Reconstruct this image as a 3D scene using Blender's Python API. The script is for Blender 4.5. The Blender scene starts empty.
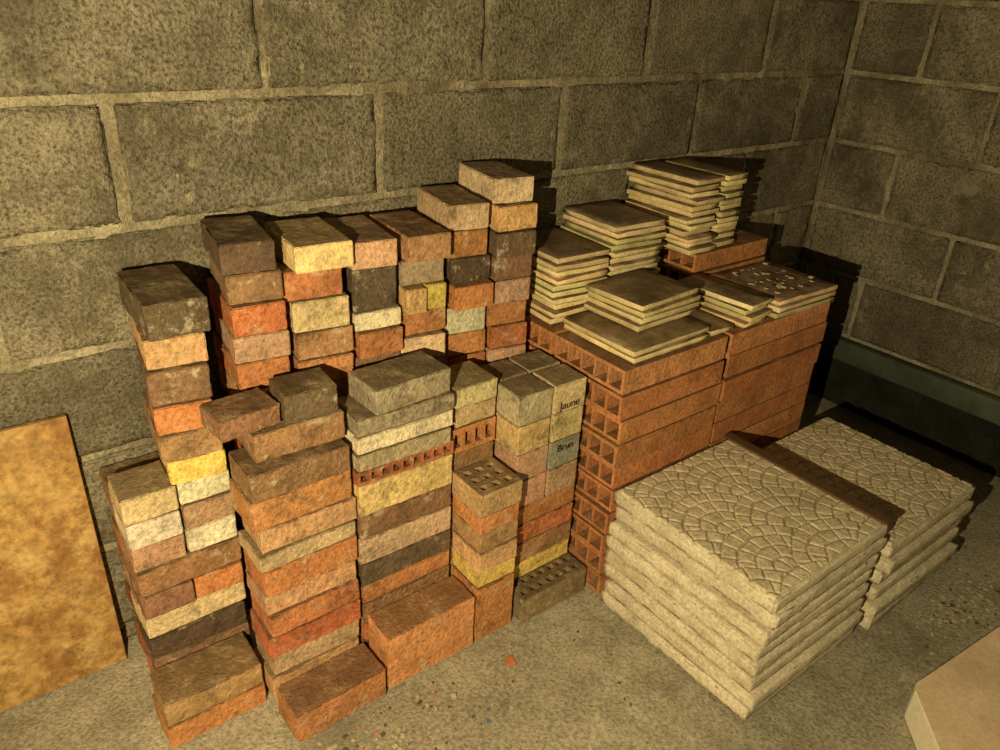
import bpy, math, random
from mathutils import Vector, Matrix, noise
random.seed(7)
R=random.random
def U(a,b): return a+(b-a)*R()
HC=1.27
# ------------------------------------------------------------------ materials
def newmat(name):
    m=bpy.data.materials.new(name); m.use_nodes=True
    nt=m.node_tree; nt.nodes.clear()
    out=nt.nodes.new('ShaderNodeOutputMaterial'); b=nt.nodes.new('ShaderNodeBsdfPrincipled')
    nt.links.new(b.outputs[0],out.inputs[0]); return m,nt,b
def N(nt,t,**kw):
    n=nt.nodes.new(t)
    for k,v in kw.items(): setattr(n,k,v)
    return n
def noise_n(nt,vec,scale,detail=4,rough=.6):
    n=N(nt,'ShaderNodeTexNoise'); n.inputs['Scale'].default_value=scale
    n.inputs['Detail'].default_value=detail; n.inputs['Roughness'].default_value=rough
    nt.links.new(vec,n.inputs['Vector']); return n.outputs['Fac']
def ramp(nt,fac,stops):
    r=N(nt,'ShaderNodeValToRGB'); nt.links.new(fac,r.inputs[0])
    e=r.color_ramp.elements
    while len(e)<len(stops): e.new(.5)
    for i,(p,c) in enumerate(stops):
        e[i].position=p; e[i].color=(c[0],c[1],c[2],1) if not isinstance(c,(int,float)) else (c,c,c,1)
    return r.outputs[0]
def mix(nt,fac,a,b,mode='MIX'):
    m=N(nt,'ShaderNodeMix',data_type='RGBA',blend_type=mode)
    for s,v in ((0,fac),(6,a),(7,b)):
        if isinstance(v,(int,float)): m.inputs[s].default_value=v
        elif isinstance(v,tuple): m.inputs[s].default_value=(v[0],v[1],v[2],1)
        else: nt.links.new(v,m.inputs[s])
    return m.outputs[2]
def bump(nt,h,bsdf,strength,dist):
    b=N(nt,'ShaderNodeBump'); b.inputs['Strength'].default_value=strength; b.inputs['Distance'].default_value=dist
    nt.links.new(h,b.inputs['Height']); nt.links.new(b.outputs[0],bsdf.inputs['Normal'])
def objcoord(nt): return N(nt,'ShaderNodeTexCoord').outputs['Object']
def seeded(nt):
    a=N(nt,'ShaderNodeAttribute',attribute_name='Col')
    v=N(nt,'ShaderNodeVectorMath',operation='SCALE'); v.inputs[0].default_value=(1,1.7,2.3)
    m=N(nt,'ShaderNodeMath',operation='MULTIPLY'); m.inputs[1].default_value=37
    nt.links.new(a.outputs['Alpha'],m.inputs[0]); nt.links.new(m.outputs[0],v.inputs['Scale'])
    s=N(nt,'ShaderNodeVectorMath',operation='ADD'); nt.links.new(objcoord(nt),s.inputs[0]); nt.links.new(v.outputs[0],s.inputs[1])
    return a.outputs['Color'],s.outputs[0],a.outputs['Alpha']
def clay(name,dust=.5,soot=.6,th=.57):
    m,nt,b=newmat(name); col,vec,al=seeded(nt)
    n1=noise_n(nt,vec,14,5,.65); n2=noise_n(nt,vec,120,4,.75); n3=noise_n(nt,vec,24,6,.75); n5=noise_n(nt,vec,17,8,.8)
    c=mix(nt,1,col,ramp(nt,n1,[(.25,.6),(.55,1.05),(.8,1.35)]),'MULTIPLY')
    c=mix(nt,1,c,ramp(nt,n2,[(.32,.6),(.5,1.0),(.68,1.3)]),'MULTIPLY')
    c=mix(nt,ramp(nt,n3,[(th,0.),(th+.08,dust)]),c,(.70,.61,.46))
    c=mix(nt,ramp(nt,n5,[(.54,0.),(.66,soot)]),c,(.085,.06,.04))
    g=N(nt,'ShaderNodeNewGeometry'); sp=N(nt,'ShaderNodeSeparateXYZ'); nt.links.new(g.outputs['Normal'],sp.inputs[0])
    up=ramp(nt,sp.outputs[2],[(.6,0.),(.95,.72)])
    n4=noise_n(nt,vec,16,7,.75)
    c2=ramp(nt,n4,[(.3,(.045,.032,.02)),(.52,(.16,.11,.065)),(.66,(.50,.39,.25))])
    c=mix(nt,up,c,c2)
    nt.links.new(c,b.inputs['Base Color']); b.inputs['Roughness'].default_value=.92
    b.inputs['Specular IOR Level'].default_value=.2
    h=N(nt,'ShaderNodeMath',operation='ADD'); nt.links.new(n2,h.inputs[0]); nt.links.new(n3,h.inputs[1])
    bump(nt,h.outputs[0],b,.9,.008); return m
M_BRICK=clay('fired_clay_brick',.65)
M_TERRA=clay('terracotta_hollow',.25,.35,.62)
def stone(name,cols,sc,bd,bs=.8,rough=.95,useattr=False,fine=140,sp=.3,wide=.22,stain=None):
    m,nt,b=newmat(name); col,vec,al=seeded(nt); oc=objcoord(nt)
    if not useattr: vec=oc
    n1=noise_n(nt,vec,sc,6,.65); n2=noise_n(nt,vec,fine,3,.75); n3=noise_n(nt,vec,sc*.35,4,.6)
    c=ramp(nt,n1,[(.3,cols[0]),(.5,cols[1]),(.7,cols[2])])
    if useattr: c=mix(nt,1,c,col,'MULTIPLY')
    c=mix(nt,1,c,ramp(nt,n2,[(.34,1-sp*1.3),(.5,1.),(.66,1+sp)]),'MULTIPLY')
    c=mix(nt,1,c,ramp(nt,n3,[(.3,1-wide),(.7,1+wide)]),'MULTIPLY')
    if stain:
        n6=noise_n(nt,oc,stain[0],7,.72); n7=noise_n(nt,oc,stain[0]*2.3,7,.75)
        c=mix(nt,ramp(nt,n6,[(.50,0.),(.66,stain[2])]),c,stain[1])
        c=mix(nt,ramp(nt,n7,[(.58,0.),(.66,stain[3])]),c,stain[4])
    nt.links.new(c,b.inputs['Base Color']); b.inputs['Roughness'].default_value=rough
    b.inputs['Specular IOR Level'].default_value=.15
    h=N(nt,'ShaderNodeMath',operation='ADD'); nt.links.new(n2,h.inputs[0]); nt.links.new(n1,h.inputs[1])
    bump(nt,h.outputs[0],b,bs,bd); return m
M_BLOCK=stone('concrete_block',[(.185,.168,.13),(.275,.25,.20),(.35,.325,.265)],9,.009,useattr=True,fine=150,bs=1,sp=.5,wide=.24,stain=(4,(.12,.103,.072),.85,.6,(.46,.42,.33)))
M_MORTAR=stone('mortar',[(.27,.235,.165),(.41,.37,.27),(.54,.50,.38)],12,.008,bs=1,sp=.28,wide=.2,stain=(5,(.16,.13,.09),.8,.4,(.56,.52,.40)))
M_FLOOR=stone('concrete_floor',[(.27,.25,.195),(.40,.372,.30),(.53,.50,.41)],3.2,.006,fine=130,sp=.32,wide=.28,bs=.8,stain=(3.5,(.17,.15,.11),.65,.6,(.62,.58,.48)))
M_PAVER=stone('cast_paver',[(.54,.485,.37),(.67,.61,.48),(.76,.70,.57)],14,.003,useattr=True,fine=150,sp=.24,wide=.12,stain=(7,(.40,.35,.25),.5,.4,(.80,.74,.62)))
M_EDGE=stone('cream_biscuit',[(.58,.46,.24),(.80,.67,.38),(.88,.78,.50)],20,.002,useattr=True,fine=180,sp=.15)
M_GLAZE=stone('brown_tile_face',[(.12,.085,.05),(.23,.165,.10),(.42,.34,.24)],12,.001,rough=.5,useattr=True,fine=60,sp=.2,stain=(9,(.40,.32,.21),.5,.3,(.10,.07,.04)))
M_DARK=stone('shade_band',[(.012,.014,.012),(.02,.022,.018),(.035,.035,.03)],12,.002)  # near-black colour for the shade painted along the wall foot
M_GREEN=stone('green_grey_paint',[(.05,.07,.055),(.08,.10,.08),(.11,.14,.11)],8,.001,rough=.6,sp=.1)
M_SLAB=stone('pink_stone',[(.62,.46,.32),(.74,.58,.42),(.80,.66,.50)],10,.001,rough=.6,sp=.1)
M_SLABE=stone('pale_stone_edge',[(.75,.68,.56),(.82,.76,.64),(.86,.80,.70)],10,.001,rough=.6,sp=.1)
def woodmat():
    m,nt,b=newmat('stained_board'); vec=objcoord(nt)
    n1=noise_n(nt,vec,9,8,.75); n2=noise_n(nt,vec,60,4,.7); n3=noise_n(nt,vec,10,8,.8)
    c=ramp(nt,n1,[(.3,(.28,.15,.04)),(.48,(.50,.31,.11)),(.7,(.62,.45,.20))])
    c=mix(nt,ramp(nt,n3,[(.48,0.),(.57,.85)]),c,(.30,.145,.045))
    c=mix(nt,1,c,ramp(nt,n2,[(.3,.6),(.65,1.2)]),'MULTIPLY')
    nt.links.new(c,b.inputs['Base Color']); b.inputs['Roughness'].default_value=.6
    bump(nt,n2,b,.3,.002); return m
M_WOOD=woodmat()
def plain(name,c,r=.8):
    m,nt,b=newmat(name); v=objcoord(nt); n=noise_n(nt,v,60,3)
    nt.links.new(mix(nt,n,tuple(x*.6 for x in c),tuple(min(1,x*1.3) for x in c)),b.inputs['Base Color']); b.inputs['Roughness'].default_value=r; return m
M_BLUE=plain('blue_crayon',(.08,.2,.4)); M_INK=plain('black_ink',(.02,.02,.02)); M_CHIP=plain('orange_chip',(.6,.2,.08))
M_TWIG=plain('dry_twig',(.14,.10,.06)); M_CRUMB=plain('plaster_crumb',(.55,.47,.33)); M_STRIP=plain('dark_brown',(.11,.06,.025))
# ------------------------------------------------------------------ builder
class B:
    def __init__(s,name,mats): s.n=name; s.m=mats; s.v=[]; s.f=[]; s.c=[]; s.mi=[]; s.sm=[]
    def add(s,vs,fs,col,mi=0,smooth=False):
        o=len(s.v); s.v+= [tuple(v) for v in vs]
        if isinstance(col,list): s.c+=col
        else:
            s.c+=[col]*len(vs)
        s.f+=[tuple(i+o for i in f) for f in fs]
        s.mi+= mi if isinstance(mi,list) else [mi]*len(fs)
        s.sm+=[smooth]*len(fs)
    def done(s):
        me=bpy.data.meshes.new(s.n)
        xs=[v[0] for v in s.v]; ys=[v[1] for v in s.v]; zs=[v[2] for v in s.v]
        o=Vector(((min(xs)+max(xs))/2,(min(ys)+max(ys))/2,min(zs)))
        me.from_pydata([(v[0]-o.x,v[1]-o.y,v[2]-o.z) for v in s.v],[],s.f)
        a=me.color_attributes.new('Col','FLOAT_COLOR','POINT')
        flat=[x for c in s.c for x in c]; a.data.foreach_set('color',flat)
        for m in s.m: me.materials.append(m)
        me.polygons.foreach_set('material_index',s.mi); me.polygons.foreach_set('use_smooth',s.sm)
        me.update()
        ob=bpy.data.objects.new(s.n,me); ob.location=o; bpy.context.collection.objects.link(ob); return ob
def lines(L,r,step):
    h=L/2; r=min(r,L*.3)
    inner=max(1,int(round((L-2*r)/step)))
    return [-h,-h+r*.45]+[-h+r+(L-2*r)*i/inner for i in range(inner+1)]+[h-r*.45,h]
def gridbox(sx,sy,sz,r,step,amp,seed,fr=28,chip=0):
    X=lines(sx,r,step);Y=lines(sy,r,step);Z=lines(sz,r,step)
    idx={};vs=[]
    hx,hy,hz=sx/2,sy/2,sz/2
    def g(i,j,k):
        key=(i,j,k)
        if key in idx: return idx[key]
        p=Vector((X[i],Y[j],Z[k]))
        rm=min([min(r,d*.6) for d in (sx/2,sy/2,sz/2)])
        q=Vector((max(-hx+rm,min(hx-rm,p.x)),max(-hy+rm,min(hy-rm,p.y)),max(-hz+rm,min(hz-rm,p.z))))
        d=p-q
        edge=sum(1 for c in d if abs(c)>1e-7)
        if d.length>1e-7: p=q+d.normalized()*rm
        if amp:
            s=Vector((seed*13.1,seed*7.7,seed*3.3))
            n=noise.noise(p*fr+s)*.6+noise.noise(p*fr*2.7+s)*.4
            dirn=d.normalized() if d.length>1e-7 else Vector((0,0,0))
            e=-abs(n)*amp*(1.6 if edge>1 else .6)
            p=p+dirn*e
            if chip and edge>1:
                cn=noise.noise(p*20+s*2)+.5*noise.noise(p*65+s)
                if cn>.18: p=p-dirn*min(.020,(cn-.18)*chip)
        idx[key]=len(vs); vs.append(p); return idx[key]
    fs=[]
    nx,ny,nz=len(X)-1,len(Y)-1,len(Z)-1
    tag=[]
    for i in range(nx):
        for j in range(ny):
            fs.append((g(i,j,0),g(i,j+1,0),g(i+1,j+1,0),g(i+1,j,0))); tag.append('b')
            fs.append((g(i,j,nz),g(i+1,j,nz),g(i+1,j+1,nz),g(i,j+1,nz))); tag.append('t')
    for i in range(nx):
        for k in range(nz):
            fs.append((g(i,0,k),g(i+1,0,k),g(i+1,0,k+1),g(i,0,k+1))); tag.append('s')
            fs.append((g(i,ny,k),g(i,ny,k+1),g(i+1,ny,k+1),g(i+1,ny,k))); tag.append('s')
    for j in range(ny):
        for k in range(nz):
            fs.append((g(0,j,k),g(0,j,k+1),g(0,j+1,k+1),g(0,j+1,k))); tag.append('s')
            fs.append((g(nx,j,k),g(nx,j+1,k),g(nx,j+1,k+1),g(nx,j,k+1))); tag.append('s')
    return vs,fs,tag
def place(vs,cx,cy,cz,rz=0,rx=0,ry=0):
    M=Matrix.Translation((cx,cy,cz))@Matrix.Rotation(rz,4,'Z')@Matrix.Rotation(rx,4,'X')@Matrix.Rotation(ry,4,'Y')
    return [M@v for v in vs]
def vary(c,a=.16,h=.07):
    k=1+U(-a,a); return (c[0]*k*(1+U(-h,h)),c[1]*k*(1+U(-h,h)),c[2]*k*(1+U(-h,h)),R())
def brick(b,x0,x1,y0,y1,z0,z1,col,rz=None,jit=.003,amp=.006,chip=.16,r=.0025,tilt=0,step=.009):
    if rz is None: rz=math.radians(U(-2.2,2.2))
    vs,fs,tag=gridbox(x1-x0-.002,y1-y0-.002,z1-z0-.0012,r,step,amp,U(0,9),chip=chip*U(.3,2.2))
    vs=place(vs,(x0+x1)/2+U(-jit,jit),(y0+y1)/2+U(-jit,jit),(z0+z1)/2,rz,tilt)
    b.add(vs,fs,vary(col),0,False)
def perf(b,x0,x1,y0,y1,z0,z1,axis,us,vs_,col,rz=0,mi=0):
    """box with rectangular through-holes along axis; us/vs_ = (n holes, wall) along the two other axes"""
    dims=[(x0,x1),(y0,y1),(z0,z1)]
    c=[(d[0]+d[1])/2 for d in dims]; h=[(d[1]-d[0])/2 for d in dims]
    oa=[k for k in range(3) if k!=axis]
    def ls(H,n,w):
        L=2*H; hw=(L-(n+1)*w)/n; out=[-H]; p=-H
        for i in range(n): p+=w; out.append(p); p+=hw; out.append(p)
        out.append(H); return out
    Ul=ls(h[oa[0]],*us); Vl=ls(h[oa[1]],*vs_)
    verts=[];faces=[]
    def P(u,v,a):
        p=[0,0,0]; p[oa[0]]=u;p[oa[1]]=v;p[axis]=a; return Vector(p)
    def quad(*ps):
        o=len(verts); verts.extend(ps); faces.append((o,o+1,o+2,o+3))
    A=h[axis]
    for i in range(len(Ul)-1):
        for j in range(len(Vl)-1):
            u0,u1,v0,v1=Ul[i],Ul[i+1],Vl[j],Vl[j+1]
            if i%2 and j%2:
                quad(P(u0,v0,-A),P(u1,v0,-A),P(u1,v0,A),P(u0,v0,A)); quad(P(u0,v1,-A),P(u0,v1,A),P(u1,v1,A),P(u1,v1,-A))
                quad(P(u0,v0,-A),P(u0,v0,A),P(u0,v1,A),P(u0,v1,-A)); quad(P(u1,v0,-A),P(u1,v1,-A),P(u1,v1,A),P(u1,v0,A))
            else:
                for a in (-A,A): quad(P(u0,v0,a),P(u1,v0,a),P(u1,v1,a),P(u0,v1,a))
    HU,HV=h[oa[0]],h[oa[1]]
    for s in (-1,1):
        quad(P(s*HU,-HV,-A),P(s*HU,HV,-A),P(s*HU,HV,A),P(s*HU,-HV,A))
        quad(P(-HU,s*HV,-A),P(HU,s*HV,-A),P(HU,s*HV,A),P(-HU,s*HV,A))
    b.add(place(verts,*c,rz),faces,vary(col,.1,.04),mi)
# ------------------------------------------------------------------ colours
O=(.66,.29,.125); RO=(.55,.20,.095); BR=(.32,.19,.115); D=(.17,.12,.085); P=(.63,.40,.28); E=(.80,.62,.39)
Y=(.92,.68,.20); W=(.86,.77,.60); G=(.41,.335,.245); GG=(.47,.40,.29); OE=(.76,.46,.24); OB=(.49,.28,.155)
RND=[O,RO,BR,P,OE,OB,O,E]
def column(name,x0,x1,yf,dep,zt,layers,zb=0,rz=0,dj=.004,rj=1.6,**kw):
    b=B(name,[M_BRICK]); z=zt
    L=[l if isinstance(l[0],(int,float)) and len(l)==2 and not isinstance(l[1],(int,float)) else (.053,l) for l in layers]
    while z>zb+1e-4:
        if L: h,c=L.pop(0)
        else: h,c=.053,random.choice(RND)
        if z-h<zb+.022: h=z-zb
        sx=U(-.004,.004); sy=U(-dj,dj)
        if isinstance(c,list):
            n=len(c); w=(x1-x0)/n
            for i,cc in enumerate(c):
                s2=U(-.005,.003); brick(b,x0+i*w+.0015,x0+(i+1)*w-.0015,yf+sy+s2,yf+sy+s2+dep,z-h,z,cc,rz=rz+math.radians(U(-1,1)),jit=.001,**kw)
        else:
            q=U(0,.006); brick(b,x0+sx+q,x1+sx-U(0,.005),yf+sy,yf+dep+sy,z-h,z,c,rz=rz+math.radians(U(-rj,rj)),jit=.001,**kw)
        z-=h
    return b
# ------------------------------------------------------------------ room
WY=1.385; WX=2.468
def wall(name,kind):
    b=B(name,[M_BLOCK,M_MORTAR])
    row=.2098; z0=1.0825-row*6; 
    if kind=='back': lo,hi,nrm=-1.3,WX,0
    else: lo,hi=-1.2,WY
    H=2.25
    st=.009; na=int((hi-lo)/st); nz=int(H/st)
    vs=[];fs=[]
    for i in range(na+1):
        for k in range(nz+1):
            a=lo+(hi-lo)*i/na; z=H*k/nz
            n=noise.noise(Vector((a*6,z*6,3 if kind=='back' else 8)))*.5+noise.noise(Vector((a*22,z*22,1)))*.35+noise.noise(Vector((a*60,z*60,1)))*.3
            d=.0078+n*.0145
            vs.append(Vector((a,WY+d,z)) if kind=='back' else Vector((WX+d,a,z)))
    for i in range(na):
        for k in range(nz):
            q=i*(nz+1)+k; f=(q,q+nz+1,q+nz+2,q+1)
            fs.append(f if kind=='back' else f[::-1])
    b.add(vs,fs,(1,1,1,.5),1,True)
    t=.15
    if kind=='back': bx=(lo,hi+t,WY+.02,WY+t,0,H)
    else: bx=(WX+.02,WX+t,lo,hi+.02,0,H)
    v,f,_=gridbox(bx[1]-bx[0],bx[3]-bx[2],bx[5]-bx[4],.002,2,0,0)
    b.add(place(v,(bx[0]+bx[1])/2,(bx[2]+bx[3])/2,(bx[4]+bx[5])/2),f,(1,1,1,.5),1)
    k=-1
    while z0+row*k<H:
        zz0=max(0,z0+row*k+.007); zz1=min(H,z0+row*(k+1)-.007); rr=k
        if zz1-zz0>.01:
            if kind=='back': st0=(.548 if (6-k)%2==0 else .285)
            else: st0=(.17 if (6-k)%2==0 else -.06)
            x=st0-.491*6
            while x<hi:
                a0=max(lo,x+.007+U(-.005,.005)); a1=min(hi-.012,x+.491-.007+U(-.005,.005))
                if a1-a0>.03:
                    v,f,_=gridbox(a1-a0,.04,zz1-zz0,.005,.010,.008,U(0,50),fr=38,chip=.10)
                    dd=U(-.002,.002)
                    g=U(.8,1.2)
                    if kind=='back':
                        v=place(v,(a0+a1)/2,WY+.02+dd,(zz0+zz1)/2,0,U(-.004,.004))
                    else:
                        v=place(v,(a0+a1)/2,0,0,0); v=[Vector((WX+.02+dd+p.y,p.x,p.z+(zz0+zz1)/2)) for p in v]
                    b.add(v,f,(g,g*.99,g*.95,R()),0,True)
                x+=.491
        k+=1
    return b.done()
wall('wall_back','back'); wall('wall_right','right')
fb=B('floor',[M_FLOOR])
n1,n2=190,130; x0,x1,y0,y1=-1.3,2.6,-1.2,1.5; vs=[];fs=[]
for i in range(n1+1):
    for j in range(n2+1):
        x=x0+(x1-x0)*i/n1; y=y0+(y1-y0)*j/n2
        vs.append(Vector((x,y,-.002+min(0,noise.noise(Vector((x*5,y*5,0)))*.006+noise.noise(Vector((x*22,y*22,4)))*.003))))
for i in range(n1):
    for j in range(n2):
        q=i*(n2+1)+j; fs.append((q,q+n2+1,q+n2+2,q+1))
fb.add(vs,fs,(1,1,1,.5),0,True)
v,f,_=gridbox(x1-x0,y1-y0,.1,.002,5,0,0); fb.add(place(v,(x0+x1)/2,(y0+y1)/2,-.07),f,(1,1,1,.5)); fb.done()
bb=B('baseboard_right_with_shade',[M_GREEN,M_DARK])
v,f,_=gridbox(.04,2.55,.075,.008,.2,0,0); bb.add(place(v,WX-.022,.1,.205),f,(1,1,1,.5),0,True)
v,f,_=gridbox(.02,2.55,.165,.004,.2,0,0); bb.add(place(v,WX-.012,.1,.083),f,(1,1,1,.5),1,True)  # black box below the green strip: shade at the wall foot, as colour
bb.done()
# ------------------------------------------------------------------ brick stacks
def C(*a,**k): return column('brick_stack',*a,**k)
A7=math.radians(-7)
C(.236,.340,1.165,.185,.815,[(.062,D),OE,(.062,BR),O,OB,(.052,Y)],zb=.482,rz=A7*.8,dj=.013,rj=5).done()
C(.150,.340,1.178,.098,.480,[[E,W],[W,P],[P,W],OB,[BR,O],E,D,BR,O],dj=.007).done()
C(.155,.340,1.285,.085,.440,[]).done()
C(.130,.318,1.060,.102,.108,[OB,O],chip=.2).done()
kw=dict(rz=A7,dj=.013,rj=3.2)
C(.380,.480,1.176,.17,.883,[D,BR,(.055,RO),(.05,P),O],**kw).done()
C(.487,.598,1.176,.17,.868,[(.05,(.92,.72,.34)),(.055,RO),(.06,E),OB],**kw).done()
C(.605,.705,1.176,.175,.855,[P,(.085,D),(.038,W),O,BR],**kw).done()
C(.712,.812,1.176,.175,.852,[OB,(.05,GG),[OE,Y],O],**kw).done()
C(.826,.925,1.182,.165,.892,[E,(.056,O),D,O,(.06,W),O],**kw).done()
C(.932,1.034,1.182,.165,.932,[E,OE,D,BR,P,O,O],**kw).done()
# middle tier
C(.324,.515,1.040,.100,.54,[(.055,BR),(.062,O),(.05,OE),(.035,E),(.06,O),(.045,OE),(.05,O)],dj=.006).done()
b=column('brick_stack',.345,.515,1.065,.09,.598,[(.056,OB)],zb=.542)
brick(b,.292,.400,1.070,1.150,.600,.640,BR,rz=.10,chip=.16,amp=.009)
brick(b,.408,.505,1.065,1.145,.600,.655,D,rz=-.06,chip=.12)
b.done()
b=column('brick_stack',.522,.733,1.045,.102,.580,[(.036,GG),(.036,W),(.036,G)],zb=.472,dj=.007)
brick(b,.56,.728,1.045,1.145,.581,.632,G,rz=.06,chip=.16)
perf(b,.522,.733,1.045,1.147,.442,.471,1,(9,.006),(1,.007),RO)
z=.441
for h,c in [(.072,(.88,.68,.36)),(.055,BR),(.06,E),(.055,D),(.045,O),(.053,OB),(.05,O),(.051,BR)]:
    brick(b,.522,.733,1.045,1.147,z-h,z,c,jit=.002,rz=U(-.015,.015)); z-=h
b.done()
b=B('brick_stack',[M_BRICK])
brick(b,.525,.735,.95,1.036,0,.138,(.68,.34,.16),rz=0,chip=.05); b.done()
b=B('brick_stack',[M_BRICK]); brick(b,.326,.518,.943,1.032,0,.072,O,rz=.03,chip=.18); b.done()
b=B('brick_stack',[M_BRICK])
z=0
for h,c in [(.146,O),(.045,Y),(.05,OE),(.05,OB),(.045,O)]:
    brick(b,.740,.842,.955,1.056,z,z+h,c,jit=.003,chip=.07); z+=h
perf(b,.740,.842,.955,1.056,z,z+.052,2,(3,.014),(3,.014),(.60,.40,.24))
b.done()
b=column('brick_stack',.740,.85,1.062,.1,.572,[(.045,E),(.045,E)],zb=.482)
perf(b,.740,.85,1.062,1.162,.425,.481,1,(4,.008),(1,.012),O)
z=.424
while z>.01:
    h=min(.053,z); brick(b,.740,.85,1.062,1.162,z-h,z,random.choice(RND),jit=.001); z-=h
b.done()
b=B('brick_stack',[M_BRICK])
perf(b,.858,1.048,.94,1.045,0,.068,2,(7,.009),(3,.014),(.40,.29,.18))
z=0
while z<.067:
    brick(b,.858,1.045,1.05,1.163,z,z+.034,OB,jit=.001); z+=.0345
z=.0695
for h,c in [(.045,Y),(.055,OB),(.052,RO),(.05,O)]:
    brick(b,.862,1.045,1.0,1.08,z,z+h,c,jit=.001,chip=.07,rz=U(-.015,.015)); brick(b,.862,1.045,1.085,1.163,z,z+h,OB,jit=.001,rz=0); z+=h
zz=z
for (xa,xb,ya,yb,L) in [(.862,.951,1.0,1.08,[P,P,(.74,.50,.27),(.48,.44,.32)]),(.955,1.044,1.0,1.08,[(.5,.34,.22),(.40,.37,.30),(.05,Y),(.66,.58,.34)]),
                        (.862,.951,1.085,1.163,[O,P,G,(.46,.31,.24)]),(.955,1.044,1.085,1.163,[O,P,G,(.48,.43,.31)])]:
    z=zz; hh=(.548-zz)/4
    for c in L:
        if len(c)==2: c=(.74,.64,.33)
        brick(b,xa,xb,ya,yb,z,z+hh,c,jit=.0008,rz=U(-.02,.02),chip=.04,amp=.002); z+=hh
st=b.done()
def text(s,x,y,z,size,parent):
    cu=bpy.data.curves.new('chalk_writing','FONT'); cu.body=s; cu.size=size; cu.extrude=.0003
    ob=bpy.data.objects.new('chalk_writing',cu); bpy.context.collection.objects.link(ob)
    ob.rotation_euler=(math.pi/2,0,0); ob.parent=parent; ob.location=Vector((x,y,z))-parent.location; cu.materials.append(M_INK)
text('Jaune',.967,.9960,.49,.026,st); text('Brun',.970,.9960,.385,.024,st)
# ------------------------------------------------------------------ hollow clay blocks
def hollow(name,x0,x1,parts,n,h,z0=0,bld=None):
    b=bld or B(name,[M_TERRA])
    for k in range(n):
        for (ya,yb) in parts:
            ox=U(-.008,.006); oy=U(-.004,.004)
            perf(b,x0+ox,x1+ox,ya+oy,yb+oy,z0+k*h+.001,z0+(k+1)*h-.0035,0,(5,.007),(1,.008),random.choice([O,O,(.74,.35,.16),(.64,.27,.12)]),rz=U(-.006,.006))
    return b
hollow('hollow_clay_block_stack',1.064,1.395,[(.912,1.125),(1.137,1.35)],10,.0595).done()
b=hollow('hollow_clay_block_stack',1.415,1.82,[(.912,1.125),(1.137,1.35)],10,.0595)
hollow('',1.53,1.83,[(1.14,1.355)],2,.05,.597,b); b.done()
# ------------------------------------------------------------------ tiles
def tiles(x0,x1,y0,y1,z0,n,th,j=.006,rz0=0,bld=None,warm=1):
    b=bld or B('ceramic_tile_stack',[M_EDGE,M_GLAZE])
    for k in range(n):
        vs,fs,tag=gridbox(x1-x0,y1-y0,th-.0025,.0025,.03,.0015,U(0,9),chip=.02)
        vs=place(vs,(x0+x1)/2+U(-j,j),(y0+y1)/2+U(-j,j),z0+(k+.5)*th,rz0+U(-.04,.04),0)
        b.add(vs,fs,vary((warm,warm,warm),.15),[1 if t=='t' else 0 for t in tag],True)
    return b
b=tiles(1.085,1.33,.925,1.14,.596,2,.015); tiles(1.165,1.365,.985,1.15,.626,4,.0155,bld=b,rz0=.05); b.done()
b=tiles(1.085,1.24,1.16,1.362,.597,10,.0155,rz0=-.05); b.done()
b=tiles(1.262,1.425,1.165,1.358,.597,13,.0155,rz0=-.05); b.done()
b=tiles(1.49,1.595,1.145,1.360,.698,12,.0155,j=.011); tiles(1.617,1.70,1.155,1.360,.698,12,.0155,j=.009,bld=b); b.done()
b=tiles(1.445,1.535,.915,1.125,.596,4,.015,rz0=.05); b.done()
b=tiles(1.345,1.43,.92,1.14,.596,1,.016,rz0=.0); b.done()
b=tiles(1.57,1.81,.905,1.12,.596,3,.016,j=.004); b.done()
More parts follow.
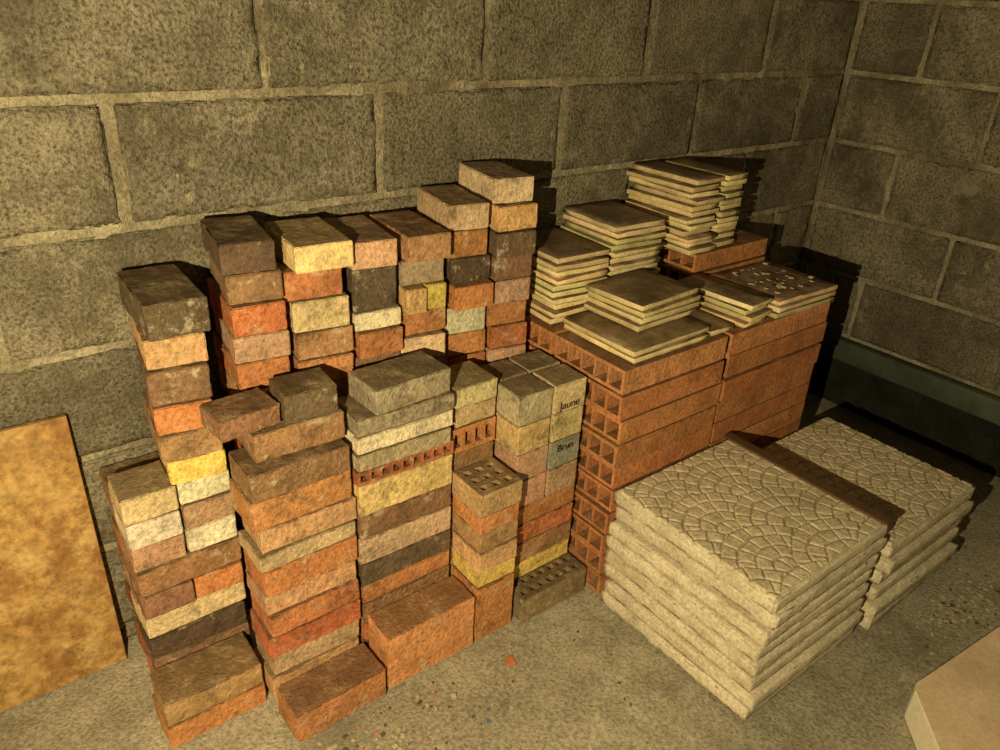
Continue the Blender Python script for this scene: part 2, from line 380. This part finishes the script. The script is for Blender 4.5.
# ------------------------------------------------------------------ patterned pavers
def fan(x,y,Rr=.1333,rings=4):
    s=Rr*.5; best=None; j0=int(math.floor(y/s))-2
    for j in range(j0,j0+6):
        off=Rr if j%2 else 0
        i=round((x-off)/(2*Rr)); cx=off+i*2*Rr; cy=j*s
        d=math.hypot(x-cx,y-cy)
        if d<=Rr: best=(d,math.atan2(y-cy,x-cx),i,j); break
    if not best: return 0
    d,a,i,j=best; w=Rr/rings; k=int(d/w); fr=d/w-k
    g=min(fr,1-fr)*w
    nseg=max(4,round(2*math.pi*(k+.5)/1.0)//2*2); s=(a/(2*math.pi)+.25)*nseg+(.5 if k%2 else 0); sf=s-math.floor(s)
    g2=min(sf,1-sf)/nseg*2*math.pi*(k+.5)*w
    m=min(g,g2*1.3)
    return min(1,m/.0045)
def paver(b,cx,cy,z0,z1,S=.40,top=False,rz=0):
    c=vary((1,1,1),.08,.012)
    # cast slab: thick rough body with a small set-back foot that leaves a dark gap between slabs
    h=z1-z0; foot=.0075
    vs,fs,tag=gridbox(S-.028,S-.028,foot+.003,.001,.03,0,0)
    b.add(place(vs,cx,cy,z0+(foot+.003)/2,rz),fs,(c[0]*.6,c[1]*.6,c[2]*.6,c[3]),0,True)
    vs,fs,tag=gridbox(S,S,h-foot-.001,.003,.010,.008,U(0,9),fr=50,chip=.09)
    b.add(place(vs,cx,cy,z0+foot+(h-foot-.001)/2,rz),fs,c,0,True)
    if top:
        n=250; T=S-.010; vs=[];fs=[];cs=[]
        for i in range(n+1):
            for j in range(n+1):
                x=-T/2+T*i/n; y=-T/2+T*j/n
                e=min(i,j,n-i,n-j)
                h=fan(x+.5+noise.noise(Vector((x*30,y*30,0)))*.004,y+.5+noise.noise(Vector((x*30,y*30,9)))*.004)
                h=h**.6
                z=-.0005+ (.0048*h if e>1 else (-.003 if e==0 else .002)) + noise.noise(Vector((x*60,y*60,z0*50)))*.0008
                vs.append(Vector((x,y,z))); q=.60+.40*h; cs.append((q,q*.97,q*.92,.4))
        for i in range(n):
            for j in range(n):
                q=i*(n+1)+j; fs.append((q,q+n+1,q+n+2,q+1))
        b.add(place(vs,cx,cy,z1,rz),fs,cs,0,True)
def paverstack(cx,cy,n,h,S,j):
    b=B('concrete_paver_stack',[M_PAVER])
    for k in range(n): 
        t=k==n-1
        paver(b,cx+(0 if t else U(-j,j)),cy+(0 if t else U(-j,j)-.003),k*h,(k+1)*h,S,t,U(-.015,.015) if not t else 0)
    b.done()
paverstack(1.248,.685,8,.040,.405,.007)
paverstack(1.682,.676,6,.041,.405,.011)
b=B('dark_strip',[M_STRIP]); v,f,_=gridbox(.026,.415,.006,.001,.03,.0005,1)  # thin dark brown strip along the top slab's right edge
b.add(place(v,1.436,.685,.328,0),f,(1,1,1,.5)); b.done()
# ------------------------------------------------------------------ board, slab, debris
b=B('particle_board_sheet',[M_WOOD]); v,f,_=gridbox(.85,.012,.565,.002,.3,0,0)
b.add(place(v,-.30,1.352,.281,0,-.06),f,(1,1,1,.5)); b.done()
b=B('stone_slab',[M_SLAB,M_SLABE]); pts=[(1.337,.303),(1.36,.311),(1.95,.25),(1.93,-.4),(1.3,-.35),(1.05,.03)]
vs=[];n=len(pts)
for z in (0,.071,.075):
    for p in pts:
        s=.996 if z==.075 else 1; vs.append(Vector(((p[0]-1.5)*s+1.5,p[1]*s,z)))
fs=[tuple(range(n))[::-1],tuple(range(2*n,3*n))]; mi=[0,0]
for l in (0,1):
    for i in range(n): fs.append((l*n+i,l*n+(i+1)%n,(l+1)*n+(i+1)%n,(l+1)*n+i)); mi.append(1)
b.add(vs,fs,(1,1,1,.5),mi); b.done()
b=B('floor_debris',[M_CRUMB,M_BLUE,M_CHIP,M_TWIG])
def crumb(x,y,z,s,mi,fl=.5):
    v,f,_=gridbox(s*U(.7,1.4),s*U(.7,1.4),s*fl,s*.15,s,.2*s,U(0,9),fr=2/s)
    b.add(place(v,x,y,z+s*fl/2,U(0,3)),f,(1,1,1,.5),mi)
for i in range(180): crumb(U(.1,1.0),U(.45,.93),-.002,U(.002,.006),random.choice([0,0,3]))
for i in range(70): crumb(random.gauss(.42,.10),random.gauss(.86,.035),-.002,U(.003,.009),random.choice([0,0,0,2,3]))
for i in range(110): crumb(random.gauss(1.75,.10),random.gauss(.38,.03),-.002,U(.002,.009),random.choice([0,0,3]),.3)
for p in [(.66,.80),(.645,.78),(.65,.815)]: crumb(*p,-.001,.007,1,.2)
crumb(.77,.87,-.001,.018,2,.3)
b.done()
b=B('plaster_rubble',[M_CRUMB,M_TWIG])
for i in range(60):
    crumb(U(1.60,1.79),U(.93,1.10),.644,U(.004,.014),random.choice([0,0,1]),.35)
b.done()
# ------------------------------------------------------------------ camera
right=Vector((.7929,-.6074,.0475)); up=Vector((.2427,.3863,.8898)); fw=Vector((.5590,.6941,-.4539))
M=Matrix((( right.x,up.x,-fw.x,0),(right.y,up.y,-fw.y,0),(right.z,up.z,-fw.z,HC),(0,0,0,1)))
cam=bpy.data.cameras.new('camera'); co=bpy.data.objects.new('camera',cam); bpy.context.collection.objects.link(co)
co.matrix_world=M; cam.lens=27.36; cam.sensor_width=36; cam.clip_start=.02; bpy.context.scene.camera=co
# ------------------------------------------------------------------ light
L=bpy.data.lights.new('flash_lamp','POINT'); L.energy=110; L.color=(1,.785,.39); L.shadow_soft_size=.005
lo=bpy.data.objects.new('flash_lamp',L); lo.location=Vector((0,0,HC))-right*.25-up*.20; bpy.context.collection.objects.link(lo)
w=bpy.data.worlds.new('World'); bpy.context.scene.world=w; w.use_nodes=True
bg=w.node_tree.nodes['Background']; bg.inputs[0].default_value=(1,.70,.30,1); bg.inputs[1].default_value=.03
try: bpy.context.scene.view_settings.view_transform='Standard'
except Exception as e: print(e)
